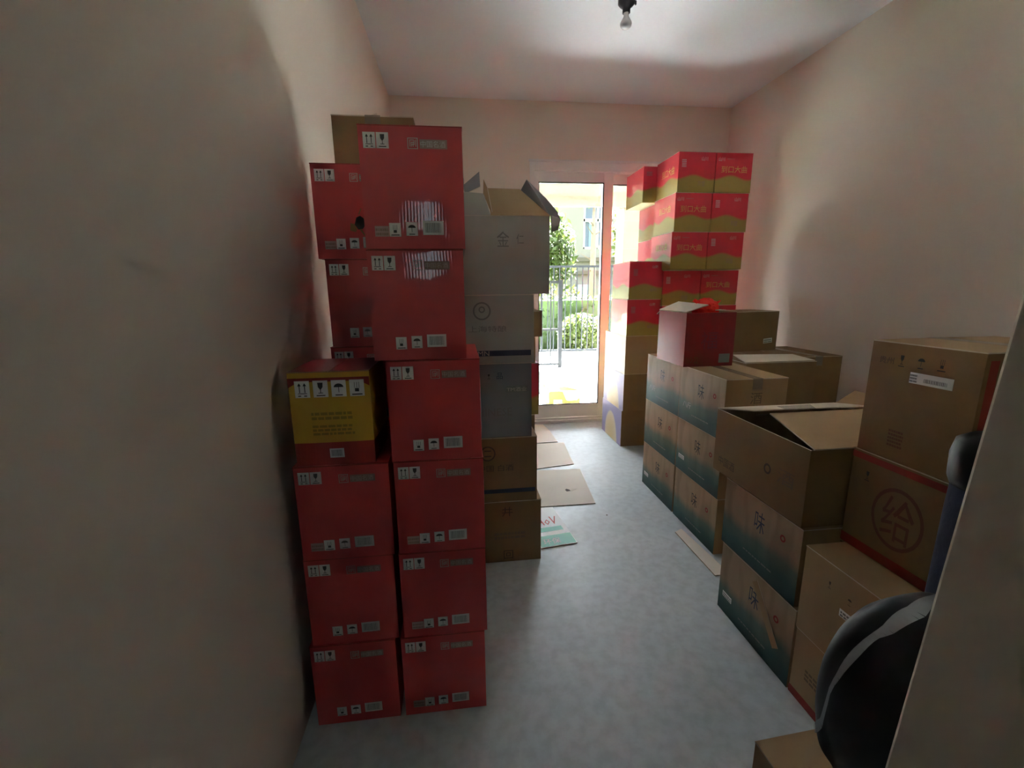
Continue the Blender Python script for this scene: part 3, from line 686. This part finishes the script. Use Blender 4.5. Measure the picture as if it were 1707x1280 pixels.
# open brown box
r, d = carton(.998, 1.498, 1.104, .476, .550, .796, ('kraft_dark', 'kraft_dark', 'kraft_dark'), 'wide open brown box with sagging flaps on the two green-bottomed cartons', None, hollow=True)
mark('knot_print', r, d, 'left', .295, .105, .034, .036, 'ink_brown', s_ring(.034, .036, .2)); mark('text_print', r, d, 'left', .04, .035, .10, .035, 'ink_brown', s_text('中国酒', .10, .035))
mark('character_print', r, d, 'left', .36, .10, .07, .05, 'ink_faint', s_text('酒', .07, .05))
flap('open_flap', [(1.010, 1.104, .799), (1.498, 1.104, .799), (1.498, 1.40, .822), (1.085, 1.40, .822)], 'kraft', r)
flap('open_flap', [(1.498, 1.578, .799), (1.000, 1.578, .799), (1.085, 1.475, .812), (1.16, 1.425, .828), (1.498, 1.40, .830)], 'kraft_pale', r)
flap('open_flap', [(1.500, 1.11, .797), (1.500, 1.57, .797), (1.56, 1.55, .85), (1.56, 1.14, .85)], 'kraft', r)
flap('side_flap', [(1.006, 1.112, .790), (1.006, 1.57, .790), (1.09, 1.54, .70), (1.09, 1.15, .70)], 'carton_inside', r)
MB().slab([Vector(p)-r.location for p in ((1.15, 1.405, .832), (1.25, 1.385, .836), (1.28, 1.45, .834), (1.17, 1.475, .824))], .0008, 'clear_tape').build('packing_tape', r)
MB().slab([Vector(p)-r.location for p in ((1.05, 1.425, .812), (1.085, 1.405, .818), (1.095, 1.42, .808), (1.06, 1.44, .803))], .0008, 'clear_tape').build('packing_tape', r)

# dark red box with a plastic bag
r, d = carton(1.140, 1.412, 2.135, .315, .861, 1.137, ('dark_red_board', 'dark_red_wrapped', 'dark_red_board'), 'open dark red box holding a bright red bag, on the green-bottomed cartons', None, hollow=True)
mark('barcode_label', r, d, 'front', .012, .018, .070, .038, 'ink_dull_red', s_text('NO:22', .066, .034), None); mark('barcode_label', r, d, 'front', .190, .018, .060, .046, 'ink_grey', s_lines(.060, .046, 4, 2), 'ink_grey')
mark('faint_print', r, d, 'front', .085, .09, .09, .09, 'plum', s_text('福', .09, .09)); mark('side_print', r, d, 'right', .1, .1, .1, .08, 'plum', s_text('福', .1, .08))
flap('open_flap', [(1.141, 2.138, 1.138), (1.141, 2.447, 1.138), (1.245, 2.43, 1.182), (1.262, 2.15, 1.172)], 'kraft_pale', r)
flap('open_flap', [(1.40, 2.447, 1.136), (1.15, 2.447, 1.136), (1.16, 2.52, 1.110), (1.39, 2.52, 1.110)], 'dark_red_board', r)
flap('open_flap', [(1.411, 2.445, 1.138), (1.411, 2.138, 1.138), (1.33, 2.19, 1.143), (1.33, 2.43, 1.150)], 'kraft_pale', r)
bag = bmesh.new(); bmesh.ops.create_icosphere(bag, subdivisions=4, radius=1)
rn = random.Random(5); ax = [(Vector((rn.uniform(-1, 1), rn.uniform(-1, 1), rn.uniform(-1, 1))).normalized(), rn.uniform(5, 12), rn.uniform(0, 6)) for _ in range(9)]
for v in bag.verts:
    s = 1+.035*sum(abs(math.sin(a.dot(v.co)*fq+ph))-.5 for a, fq, ph in ax)
    v.co = Vector((v.co.x*.066*s, v.co.y*.06*s, v.co.z*.062*s))
me = bpy.data.meshes.new('plastic_bag'); bag.to_mesh(me); bag.free(); me.materials.append(MATS['red_film'])
o = link('plastic_bag', me, None, (1.312, 2.262, 1.142)); tag(o, 'crumpled bright red plastic bag in the open dark red box', 'plastic bag')
mk('knot', [(-.02, -.01, .04), (-.075, -.02, .062), (-.078, 0, .045), (-.03, .01, .05), (-.06, -.012, .03), (.05, -.01, .045), (.078, -.015, .052), (.07, .005, .03)],
   [(0, 1, 2, 3), (0, 4, 1), (5, 6, 7)], ['red_film'], None, o)

# brown cartons between that block and the right wall
WG = 'brown cartons between the green-bottomed block and the right wall'
for k in range(3):
    lb = ['brown carton on the floor right behind the green-bottomed block', 'brown carton in the middle, right behind the green-bottomed block', 'brown carton with pale open lid right of the dark red box'][k]
    r, d = carton(1.505, 1.915, 2.165-.004*k, .40, LH[k], LH[k+1]+.006*(k == 2), ('kraft_dark',)*3, lb, WG, tape=False)
    if k == 2:
        flap('open_flap', [(1.503, 2.163, .870), (1.90, 2.155, .872), (1.88, 2.30, .885), (1.52, 2.30, .892)], 'kraft_pale', r)
for k in range(3):
    lb = ['brown carton on the floor close to the right wall', 'brown carton in the middle close to the right wall', 'brown carton at the top close to the right wall, smooth lid'][k]
    r, d = carton(1.930, 2.235, 2.335, .46, LH[k], LH[k+1], ('kraft_dark',)*3, lb, WG, tape=(k == 2))
    mark('character_print', r, d, 'front', .08, .06, .05, .06, 'ink_brown', s_text('酒', .05, .06))
for k in range(3):
    carton(1.505, 1.915, 2.575, .40, LH[k], LH[k+1], ('kraft_dark',)*3, ['brown carton on the floor hidden below the upright one with small white tag', 'middle brown carton hidden below the upright one with small white tag', 'top brown carton on which the one with small white tag stands'][k], WG)
r, d = carton(1.625, 2.015, 2.60, .24, .862, 1.112, ('kraft_dark',)*3, 'brown carton with small white tag on lower right, in front of the tall stack', None, rz=math.radians(10))
mark('paper_label', r, d, 'front', .28, .045, .07, .030, 'ink_grey', lambda a, b_: s_lines(a, b_, 2, 2), 'label_white', rot=math.radians(4))

# ================================================================== NEAREST CARTONS, RIGHT
def bordered(r, d, bottom=True, top=True):
    W, D, H = d
    if top: mark('red_border', r, d, 'left', .002, H-.026, D-.004, .018, 'ink_red', lambda a, b_: [rect(0, 0, a, b_)])
    if bottom: mark('red_border', r, d, 'left', .002, .003, D-.004, .028, 'ink_red', lambda a, b_: [rect(0, 0, a, b_)])
r, d = carton(1.003, 1.40, .800, .277, 0, .236, ('kraft',)*3, 'brown carton with red bottom border on the floor beside the black bag'); bordered(r, d, True, False)
mark('text_print', r, d, 'left', .05, .09, .12, .05, 'ink_faint', s_lines(.12, .05, 3, 6)); mark('character_print', r, d, 'left', .16, .12, .03, .04, 'ink_faint', s_text('心', .03, .04))
r, d = carton(1.000, 1.40, .800, .279, .236, .512, ('kraft',)*3, 'brown carton with a paper label, behind the black bag, under the red-bordered box')
mark('paper_label', r, d, 'left', .140, .150, .085, .022, 'ink_grey', lambda a, b_: s_lines(a, b_, 2, 9), 'label_white'); mark('handling_print', r, d, 'left', .09, .20, .018, .026, 'ink_brown', s_glass(.018, .026))
mark('handling_print', r, d, 'left', .155, .195, .018, .026, 'ink_brown', s_umbrella(.018, .026)); mark('handling_print', r, d, 'left', .20, .195, .018, .026, 'ink_brown', s_stack(.018, .026))
r, d = carton(1.122, 1.50, .818, .275, .513, .808, ('kraft_dark', 'kraft_dark', 'kraft'), 'brown carton with red border and large red round emblem'); bordered(r, d)
mark('round_emblem', r, d, 'left', .085, .06, .14, .17, 'ink_dull_red', s_ring(.14, .17, .06)); mark('emblem_lettering', r, d, 'left', .115, .085, .085, .12, 'ink_dull_red', s_text('给', .085, .12))
mark('handling_print', r, d, 'left', .045, .21, .024, .034, 'ink_black', s_glass(.024, .034))
r, d = carton(1.120, 1.50, .812, .272, .809, 1.118, ('kraft_dark', 'kraft_dark', 'kraft'), 'brown carton with a long white barcode label, topmost at the right', tape=True)
mark('barcode_label', r, d, 'left', .118, .212, .100, .027, 'ink_grey', lambda a, b_: s_lines(a*.2, b_, 3, 2)+[[(x+.28*a, y+.15*b_) for x, y in p] for p in s_bar(a*.68, b_*.5)], 'label_white')
for q, sy in enumerate((s_glass, s_umbrella, s_stack)): mark('handling_print', r, d, 'left', .078+.048*q, .245+.002*q, .026, .036, 'ink_black', sy(.026, .036))
mark('text_print', r, d, 'left', .03, .25, .04, .018, 'ink_brown', s_text('贵州', .04, .018)); mark('seal_print', r, d, 'left', .085, .03, .045, .06, 'ink_dull_red', s_lines(.045, .06, 5, 6))
mark('edge_tape', r, d, 'front', .010, .01, .022, .28, 'ink_red', lambda a, b_: [rect(0, 0, a, b_)])

# near carton under the bag
r, d = carton(.612, .985, .395, .330, 0, .300, ('kraft', 'kraft', 'kraft'), 'pale brown carton in the bottom corner, carrying the black bag', None, rz=math.radians(3), tape=False)
# black bag wrapped in film
bm = bmesh.new(); bmesh.ops.create_icosphere(bm, subdivisions=5, radius=1)
rn = random.Random(11); ax = [(Vector((rn.uniform(-1, 1), rn.uniform(-1, 1), rn.uniform(-.5, .5))).normalized(), rn.uniform(3, 9), rn.uniform(0, 6)) for _ in range(10)]
def bagpt(c, g=1.0):
    s = 1+.006*sum(abs(math.sin(a.dot(c)*fq+ph))-.5 for a, fq, ph in ax)
    def sq(t, p): return math.copysign(abs(t)**p, t)
    z = c.z; rr = 1.0 if z < 0 else 1-.24*z
    return Vector((sq(c.x, .75)*.160*s*rr*g, sq(c.y, .72)*.125*s*rr*g, sq(z, .62)*.206*s*g))
for v in bm.verts: v.co = bagpt(v.co)
me = bpy.data.meshes.new('black_bag'); bm.to_mesh(me); bm.free(); me.materials.append(MATS['bag_black'])
for p in me.polygons: p.use_smooth = True
root = empty('black_bag', (.812, .570, .306), 0, 'bulky black bag bound with clear plastic film, beside the doorway edge', 'bag')
o = link('bag_body', me, root, (0, 0, .207))
# film strap running diagonally round the bag and a gathered tail at the top
mb = MB(); path = [(-.90, .40, -.30), (-.96, .22, -.12), (-.98, .13, .13), (-.89, .07, .45), (-.69, .02, .72), (-.35, .01, .93), (.0, .10, .99), (.45, .3, .84)]
def sp(t):
    k = min(int(t), len(path)-2); u = t-k; return (Vector(path[k])*(1-u)+Vector(path[k+1])*u).normalized()
def q(c, g=1.03): return bagpt(c.normalized(), g)+Vector((0, 0, .207))
NS = 35
for k in range(NS):
    t0, t1 = 7*k/NS, 7*(k+1)/NS; c0, c1 = sp(t0), sp(min(t1, 6.999)); side = c0.cross(sp(min(t0+.3, 6.999))-c0 if t0 < 6.6 else c0-sp(t0-.3)).normalized()
    w0 = .035+.05*max(0, (t0-3)/4)+.01*math.sin(3*t0); w1 = .035+.05*max(0, (t1-3)/4)+.01*math.sin(3*t1)
    mb.poly([q(c0-side*w0), q(c1-side*w1), q(c1+side*w1), q(c0+side*w0)], 'plastic_film')
mb.build('film_strap', root)
mb = MB(); 
for k in range(9):
    a = -.7+.2*k; x = .02*math.cos(a*2)
    mb.poly([(.035+x*.3, -.03-.006*k, .432), (.05+x, -.045-.006*k, .444+.004*(k % 3)), (.085, -.055-.006*k, .432), (.07, -.03-.006*k, .422)], 'plastic_film')
mb.build('film_tail', root)
# rolled navy cloth standing behind the bag
rr_ = empty('cloth_roll', (1.052, .708, 0), 0, 'dark navy rolled cloth with black top standing behind the black bag', 'cloth roll')
MB().lathe([(.060, 0), (.066, .05), (.062, .3), (.066, .55), (.064, .80), (.062, .86)], 24, 'cloth_navy').build('roll', rr_, True)
MB().lathe([(.064, .858), (.070, .875), (.072, .92), (.066, .952), (.045, .966), (.01, .970)], 24, 'bag_black').build('black_cap', rr_, True)
MB().slab([(-.02, -.069, .80), (.02, -.071, .79), (.03, -.071, .90), (-.012, -.069, .90)], .002, 'dark_red_board').build('red_tab', rr_)

# ================================================================== ON THE FLOOR
SHG = 'flattened cardboard sheets on the floor by the door'
def sheet(pts, z, m, lb, th=.004):
    o = MB().slab([(x, y, z+th+.0005+(q[0] if q else 0)) for x, y, *q in pts], th, m, 'kraft_dark').build('cardboard_sheet'); return tag(o, lb, 'cardboard sheet', SHG)
o = sheet([(.368, 1.958), (.560, 1.986), (.514, 2.372), (.400, 2.372)], 0, 'label_white', 'white and green printed cardboard sheet lying nearest the camera')
def fl(name, pts, m): return MB().poly([(x, y, .0053) for x, y in pts], m).build(name, o)
fl('green_band', [(.370, 1.962), (.556, 1.988), (.546, 2.085), (.374, 2.062)], 'ink_green'); fl('green_band', [(.376, 2.10), (.520, 2.118), (.514, 2.16), (.380, 2.145)], 'ink_green')
vs, fs = text_polys('AoV')
mb = MB()
for f in fs: mb.poly([(.388+vs[i][0]*.115, 2.17+vs[i][1]*.085+vs[i][0]*.01, .0054) for i in f], 'ink_crimson')
mb.build('red_lettering', o)
vs, fs = text_polys('环保'); mb = MB()
for f in fs: mb.poly([(.39+vs[i][0]*.09, 1.985+vs[i][1]*.05+vs[i][0]*.01, .0056) for i in f], 'ink_pale')
mb.build('pale_lettering', o)
o = sheet([(.425, 2.386), (.778, 2.384), (.826, 2.906), (.425, 2.925)], 0, 'kraft_pale', 'pale brown cardboard sheet with a small tear in its middle')
MB().poly([(.645, 2.56, .0053), (.672, 2.565, .0053), (.668, 2.585, .0053), (.652, 2.60, .0053), (.640, 2.585, .0053)], 'ink_brown').build('tear', o)
MB().slab([(.672, 2.565, .006), (.715, 2.575, .012), (.690, 2.60, .010)], .001, 'kraft_pale').build('torn_curl', o)
sheet([(.425, 2.935), (.806, 3.00), (.842, 3.470), (.425, 3.475)], 0, 'kraft_pale', 'plain pale cardboard sheet, second from the balcony door')
sheet([(.425, 3.485), (.796, 3.495), (.790, 3.80), (.765, 4.00), (.60, 4.02), (.425, 4.00)], 0, 'kraft_pale', 'pale cardboard sheet lying up against the balcony door sill')
o = MB().slab([(1.094, 1.640, .008), (1.163, 1.640, .009), (1.160, 1.76, .007), (1.140, 2.036, .006), (1.094, 2.012, .005)], .004, 'kraft_pale', 'kraft').build('cardboard_strip')
tag(o, 'narrow cardboard strip on the floor against the green-bottomed cartons', 'cardboard strip')
for x, y, s, lb in ((.80, 2.24, .006, 'tiny dark crumb on the bare floor beyond the torn sheet corner'),):
    mb = MB().lathe([(s*.5, 0), (s, s*.3), (s*.5, s*.6)], 7, 'ink_brown', (x, y, 0)); tag(mb.build('crumb'), lb, 'debris')

# ================================================================== BALCONY AND GARDEN
struct(MB().box(-.7, 3.4, YB+.021, 5.25, -.12, -.0, 'terrace').build('balcony_floor'))
struct(MB().box(-1.5, 4.5, 5.25, 5.45, -.12, .29, 'stone').build('balcony_kerb'))
struct(MB().box(-4, 8, 5.24, 6.75, .29, .31, 'terrace').box(-4, 8, 5.45, 6.75, -.1, .29, 'stone').build('garden_path'))
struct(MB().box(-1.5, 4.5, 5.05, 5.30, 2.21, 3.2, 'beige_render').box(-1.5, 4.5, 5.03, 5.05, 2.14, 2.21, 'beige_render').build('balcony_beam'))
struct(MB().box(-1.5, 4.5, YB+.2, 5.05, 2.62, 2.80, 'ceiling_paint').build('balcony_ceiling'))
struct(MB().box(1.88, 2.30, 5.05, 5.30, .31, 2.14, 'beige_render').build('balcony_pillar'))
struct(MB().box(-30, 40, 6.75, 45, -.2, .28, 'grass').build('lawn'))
# iron railing standing on the kerb, and the taller fence behind
def fence(x0, x1, y, z0, z1, sp, lb, posts, mid=None, name='iron_railing'):
    r = empty(name, ((x0+x1)/2, y, z0), 0, lb, 'railing'); c = (x0+x1)/2
    MB().box(x0-c, x1-c, -.014, .014, z1-z0-.03, z1-z0, 'rail_black').build('top_rail', r)
    if mid: MB().box(x0-c, x1-c, -.012, .012, mid-z0-.012, mid-z0+.012, 'rail_black').build('middle_rail', r)
    MB().box(x0-c, x1-c, -.012, .012, .03, .055, 'rail_black').build('bottom_rail', r)
    for p in posts: MB().box(p-c-.024, p-c+.024, -.024, .024, 0, z1-z0+.01, 'rail_black').build('post', r)
    n = int((x1-x0)/sp); me = None
    for k in range(1, n):
        x = x0-c+k*(x1-x0)/n
        if me is None:
            b_ = MB().box(-.007, .007, -.007, .007, .03, z1-z0-.02, 'rail_black').build('baluster', r); b_.location = (x, 0, 0); me = b_.data
        else: link('baluster', me, r, (x, 0, 0))
    return r
fence(.30, 1.235, 5.36, .31, 1.36, .105, 'low black iron railing with a thick end post on the kerb', (1.235,), .78)
fence(.2, 3.6, 6.60, .31, 1.60, .085, 'tall black iron fence in front of the hedge', (.2, 3.6))

def leaves(name, center, size, n, m, ls, seed, parent=None, shape='ellipsoid'):
    rn = random.Random(seed); V = []; Fc = []
    cx_, cy_, cz_ = center; sx, sy, sz = size
    for k in range(n):
        if shape == 'box':
            p = Vector((rn.uniform(-1, 1)*sx, rn.uniform(-1, 1)*sy, rn.uniform(-1, 1)*sz))
        else:
            while True:
                p = Vector((rn.uniform(-1, 1), rn.uniform(-1, 1), rn.uniform(-1, 1)))
                if .3 < p.length < 1: break
            p = Vector((p.x*sx, p.y*sy, p.z*sz))
        p += Vector((cx_, cy_, cz_)); a = Vector((rn.uniform(-1, 1), rn.uniform(-1, 1), rn.uniform(-1, 1))).normalized(); b_ = a.orthogonal().normalized()
        l = ls*rn.uniform(.6, 1.3); i = len(V)
        V += [p-a*l, p+b_*l*.45, p+a*l, p-b_*l*.45]; Fc.append((i, i+1, i+2, i+3))
    return mk(name, V, Fc, [m], None, parent)
hg = leaves('hedge', (2.2, 7.7, .70), (2.6, .45, .44), 12000, 'leaf_hedge', .042, 3, shape='box'); tag(hg, 'clipped green hedge behind the black iron fence', 'hedge'); MB().box(-.35, 4.75, 7.30, 8.10, .28, 1.08, 'leaf_hedge').build('dense_core', hg)
hg = leaves('bush', (1.95, 6.94, .55), (.40, .17, .34), 1500, 'leaf_tree', .045, 9); tag(hg, 'small leafy bush in front of the hedge, seen through the door', 'bush')
def tree(x, y, h_, cr, m, seed, lb, n=4500, ls=.09):
    r = empty('tree', (x, y, .28), 0, lb, 'tree', 'trees in the garden')
    MB().lathe([(.13, -.1), (.10, h_*.3), (.07, h_*.7), (.03, h_)], 10, 'bark').build('trunk', r, True)
    mb = MB(); rn = random.Random(seed)
    for k in range(7):
        a = rn.uniform(0, 6.28); z = h_*rn.uniform(.4, .8); l = cr[0]*rn.uniform(.5, .9); d_ = Vector((math.cos(a)*l, math.sin(a)*l, l*.6)); o_ = Vector((0, 0, z)); s_ = Vector((0, 0, 1)).cross(d_).normalized()*.025
        mb.poly([o_-s_, o_+s_, o_+d_], 'bark'); up = Vector((0, 0, .03)); mb.poly([o_-up, o_+up, o_+d_], 'bark')
    mb.build('branches', r)
    for q in range(4):
        c = (rn.uniform(-.4, .4)*cr[0], rn.uniform(-.4, .4)*cr[0], h_+rn.uniform(-.3, .3)*cr[1])
        leaves('foliage', c, (cr[0]*.75, cr[0]*.75, cr[1]*.7), n//4, m, ls, seed*7+q, r)
tree(2.42, 10.5, 2.0, (.45, 1.1), 'leaf_tree', 2, 'pale green slender tree left of the cream house window', 900)
tree(3.95, 13.0, 3.55, (.62, .30), 'leaf_yellow', 5, 'yellowish tree reaching over the cream house window', 420)
tree(4.20, 10.6, 2.3, (.50, 1.2), 'leaf_yellow', 8, 'bright green tree right of the glass door stile', 1300)
tree(3.3, 15.5, 1.0, (1.6, .8), 'leaf_yellow', 12, 'round yellow-green shrub like tree below the house window', 1500)
# cream house opposite
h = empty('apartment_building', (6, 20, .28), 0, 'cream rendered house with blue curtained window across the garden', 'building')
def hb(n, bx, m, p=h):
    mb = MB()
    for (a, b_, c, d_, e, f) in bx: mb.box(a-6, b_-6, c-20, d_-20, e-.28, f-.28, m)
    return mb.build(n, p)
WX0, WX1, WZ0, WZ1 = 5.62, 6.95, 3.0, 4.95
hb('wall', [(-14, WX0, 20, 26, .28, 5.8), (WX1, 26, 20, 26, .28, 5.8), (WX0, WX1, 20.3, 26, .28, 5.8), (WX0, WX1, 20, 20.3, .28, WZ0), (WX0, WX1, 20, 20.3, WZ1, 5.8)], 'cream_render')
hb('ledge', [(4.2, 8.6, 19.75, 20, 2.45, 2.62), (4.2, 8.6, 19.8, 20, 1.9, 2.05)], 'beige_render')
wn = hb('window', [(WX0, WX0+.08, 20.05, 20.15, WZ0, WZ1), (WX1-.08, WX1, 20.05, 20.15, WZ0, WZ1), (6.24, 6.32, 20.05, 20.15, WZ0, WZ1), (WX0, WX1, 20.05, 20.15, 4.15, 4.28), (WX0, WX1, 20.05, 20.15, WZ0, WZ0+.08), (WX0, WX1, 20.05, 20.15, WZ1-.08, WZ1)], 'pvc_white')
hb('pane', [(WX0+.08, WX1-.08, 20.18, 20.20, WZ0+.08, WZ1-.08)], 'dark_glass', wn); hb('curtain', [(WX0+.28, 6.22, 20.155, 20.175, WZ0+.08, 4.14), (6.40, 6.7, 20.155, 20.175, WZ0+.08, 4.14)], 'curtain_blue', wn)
hb('air_conditioner', [(5.35, 6.1, 19.72, 19.99, .9, 1.45)], 'ink_grey')
# yellow carton left on the balcony
r, d = carton(.95, 1.30, 4.62, .26, 0, .175, ('yellow_darkened', 'yellow_darkened', 'board_darkened'), 'open yellow and red carton with pale flaps out on the balcony', None, hollow=True)
mark('red_print', r, d, 'front', .20, .06, .12, .09, 'dark_red_board', s_lines(.12, .09, 3, 3)); mark('red_print', r, d, 'front', .05, .03, .10, .06, 'ink_gold', s_lines(.10, .06, 3, 5))
flap('open_flap', [(1.10, 4.62, .177), (1.30, 4.62, .177), (1.335, 4.52, .12), (1.12, 4.52, .10)], 'board_darkened', r, 'board_darkened')
flap('open_flap', [(.948, 4.87, .177), (.948, 4.63, .177), (.90, 4.62, .14), (.92, 4.82, .26)], 'board_darkened', r, 'board_darkened')
flap('open_flap', [(1.302, 4.63, .177), (1.302, 4.87, .177), (1.12, 4.84, .27), (1.07, 4.66, .235)], 'board_darkened', r, 'board_darkened')
flap('open_flap', [(.96, 4.622, .177), (1.08, 4.622, .177), (1.06, 4.68, .235), (.99, 4.70, .24)], 'board_darkened', r, 'board_darkened')
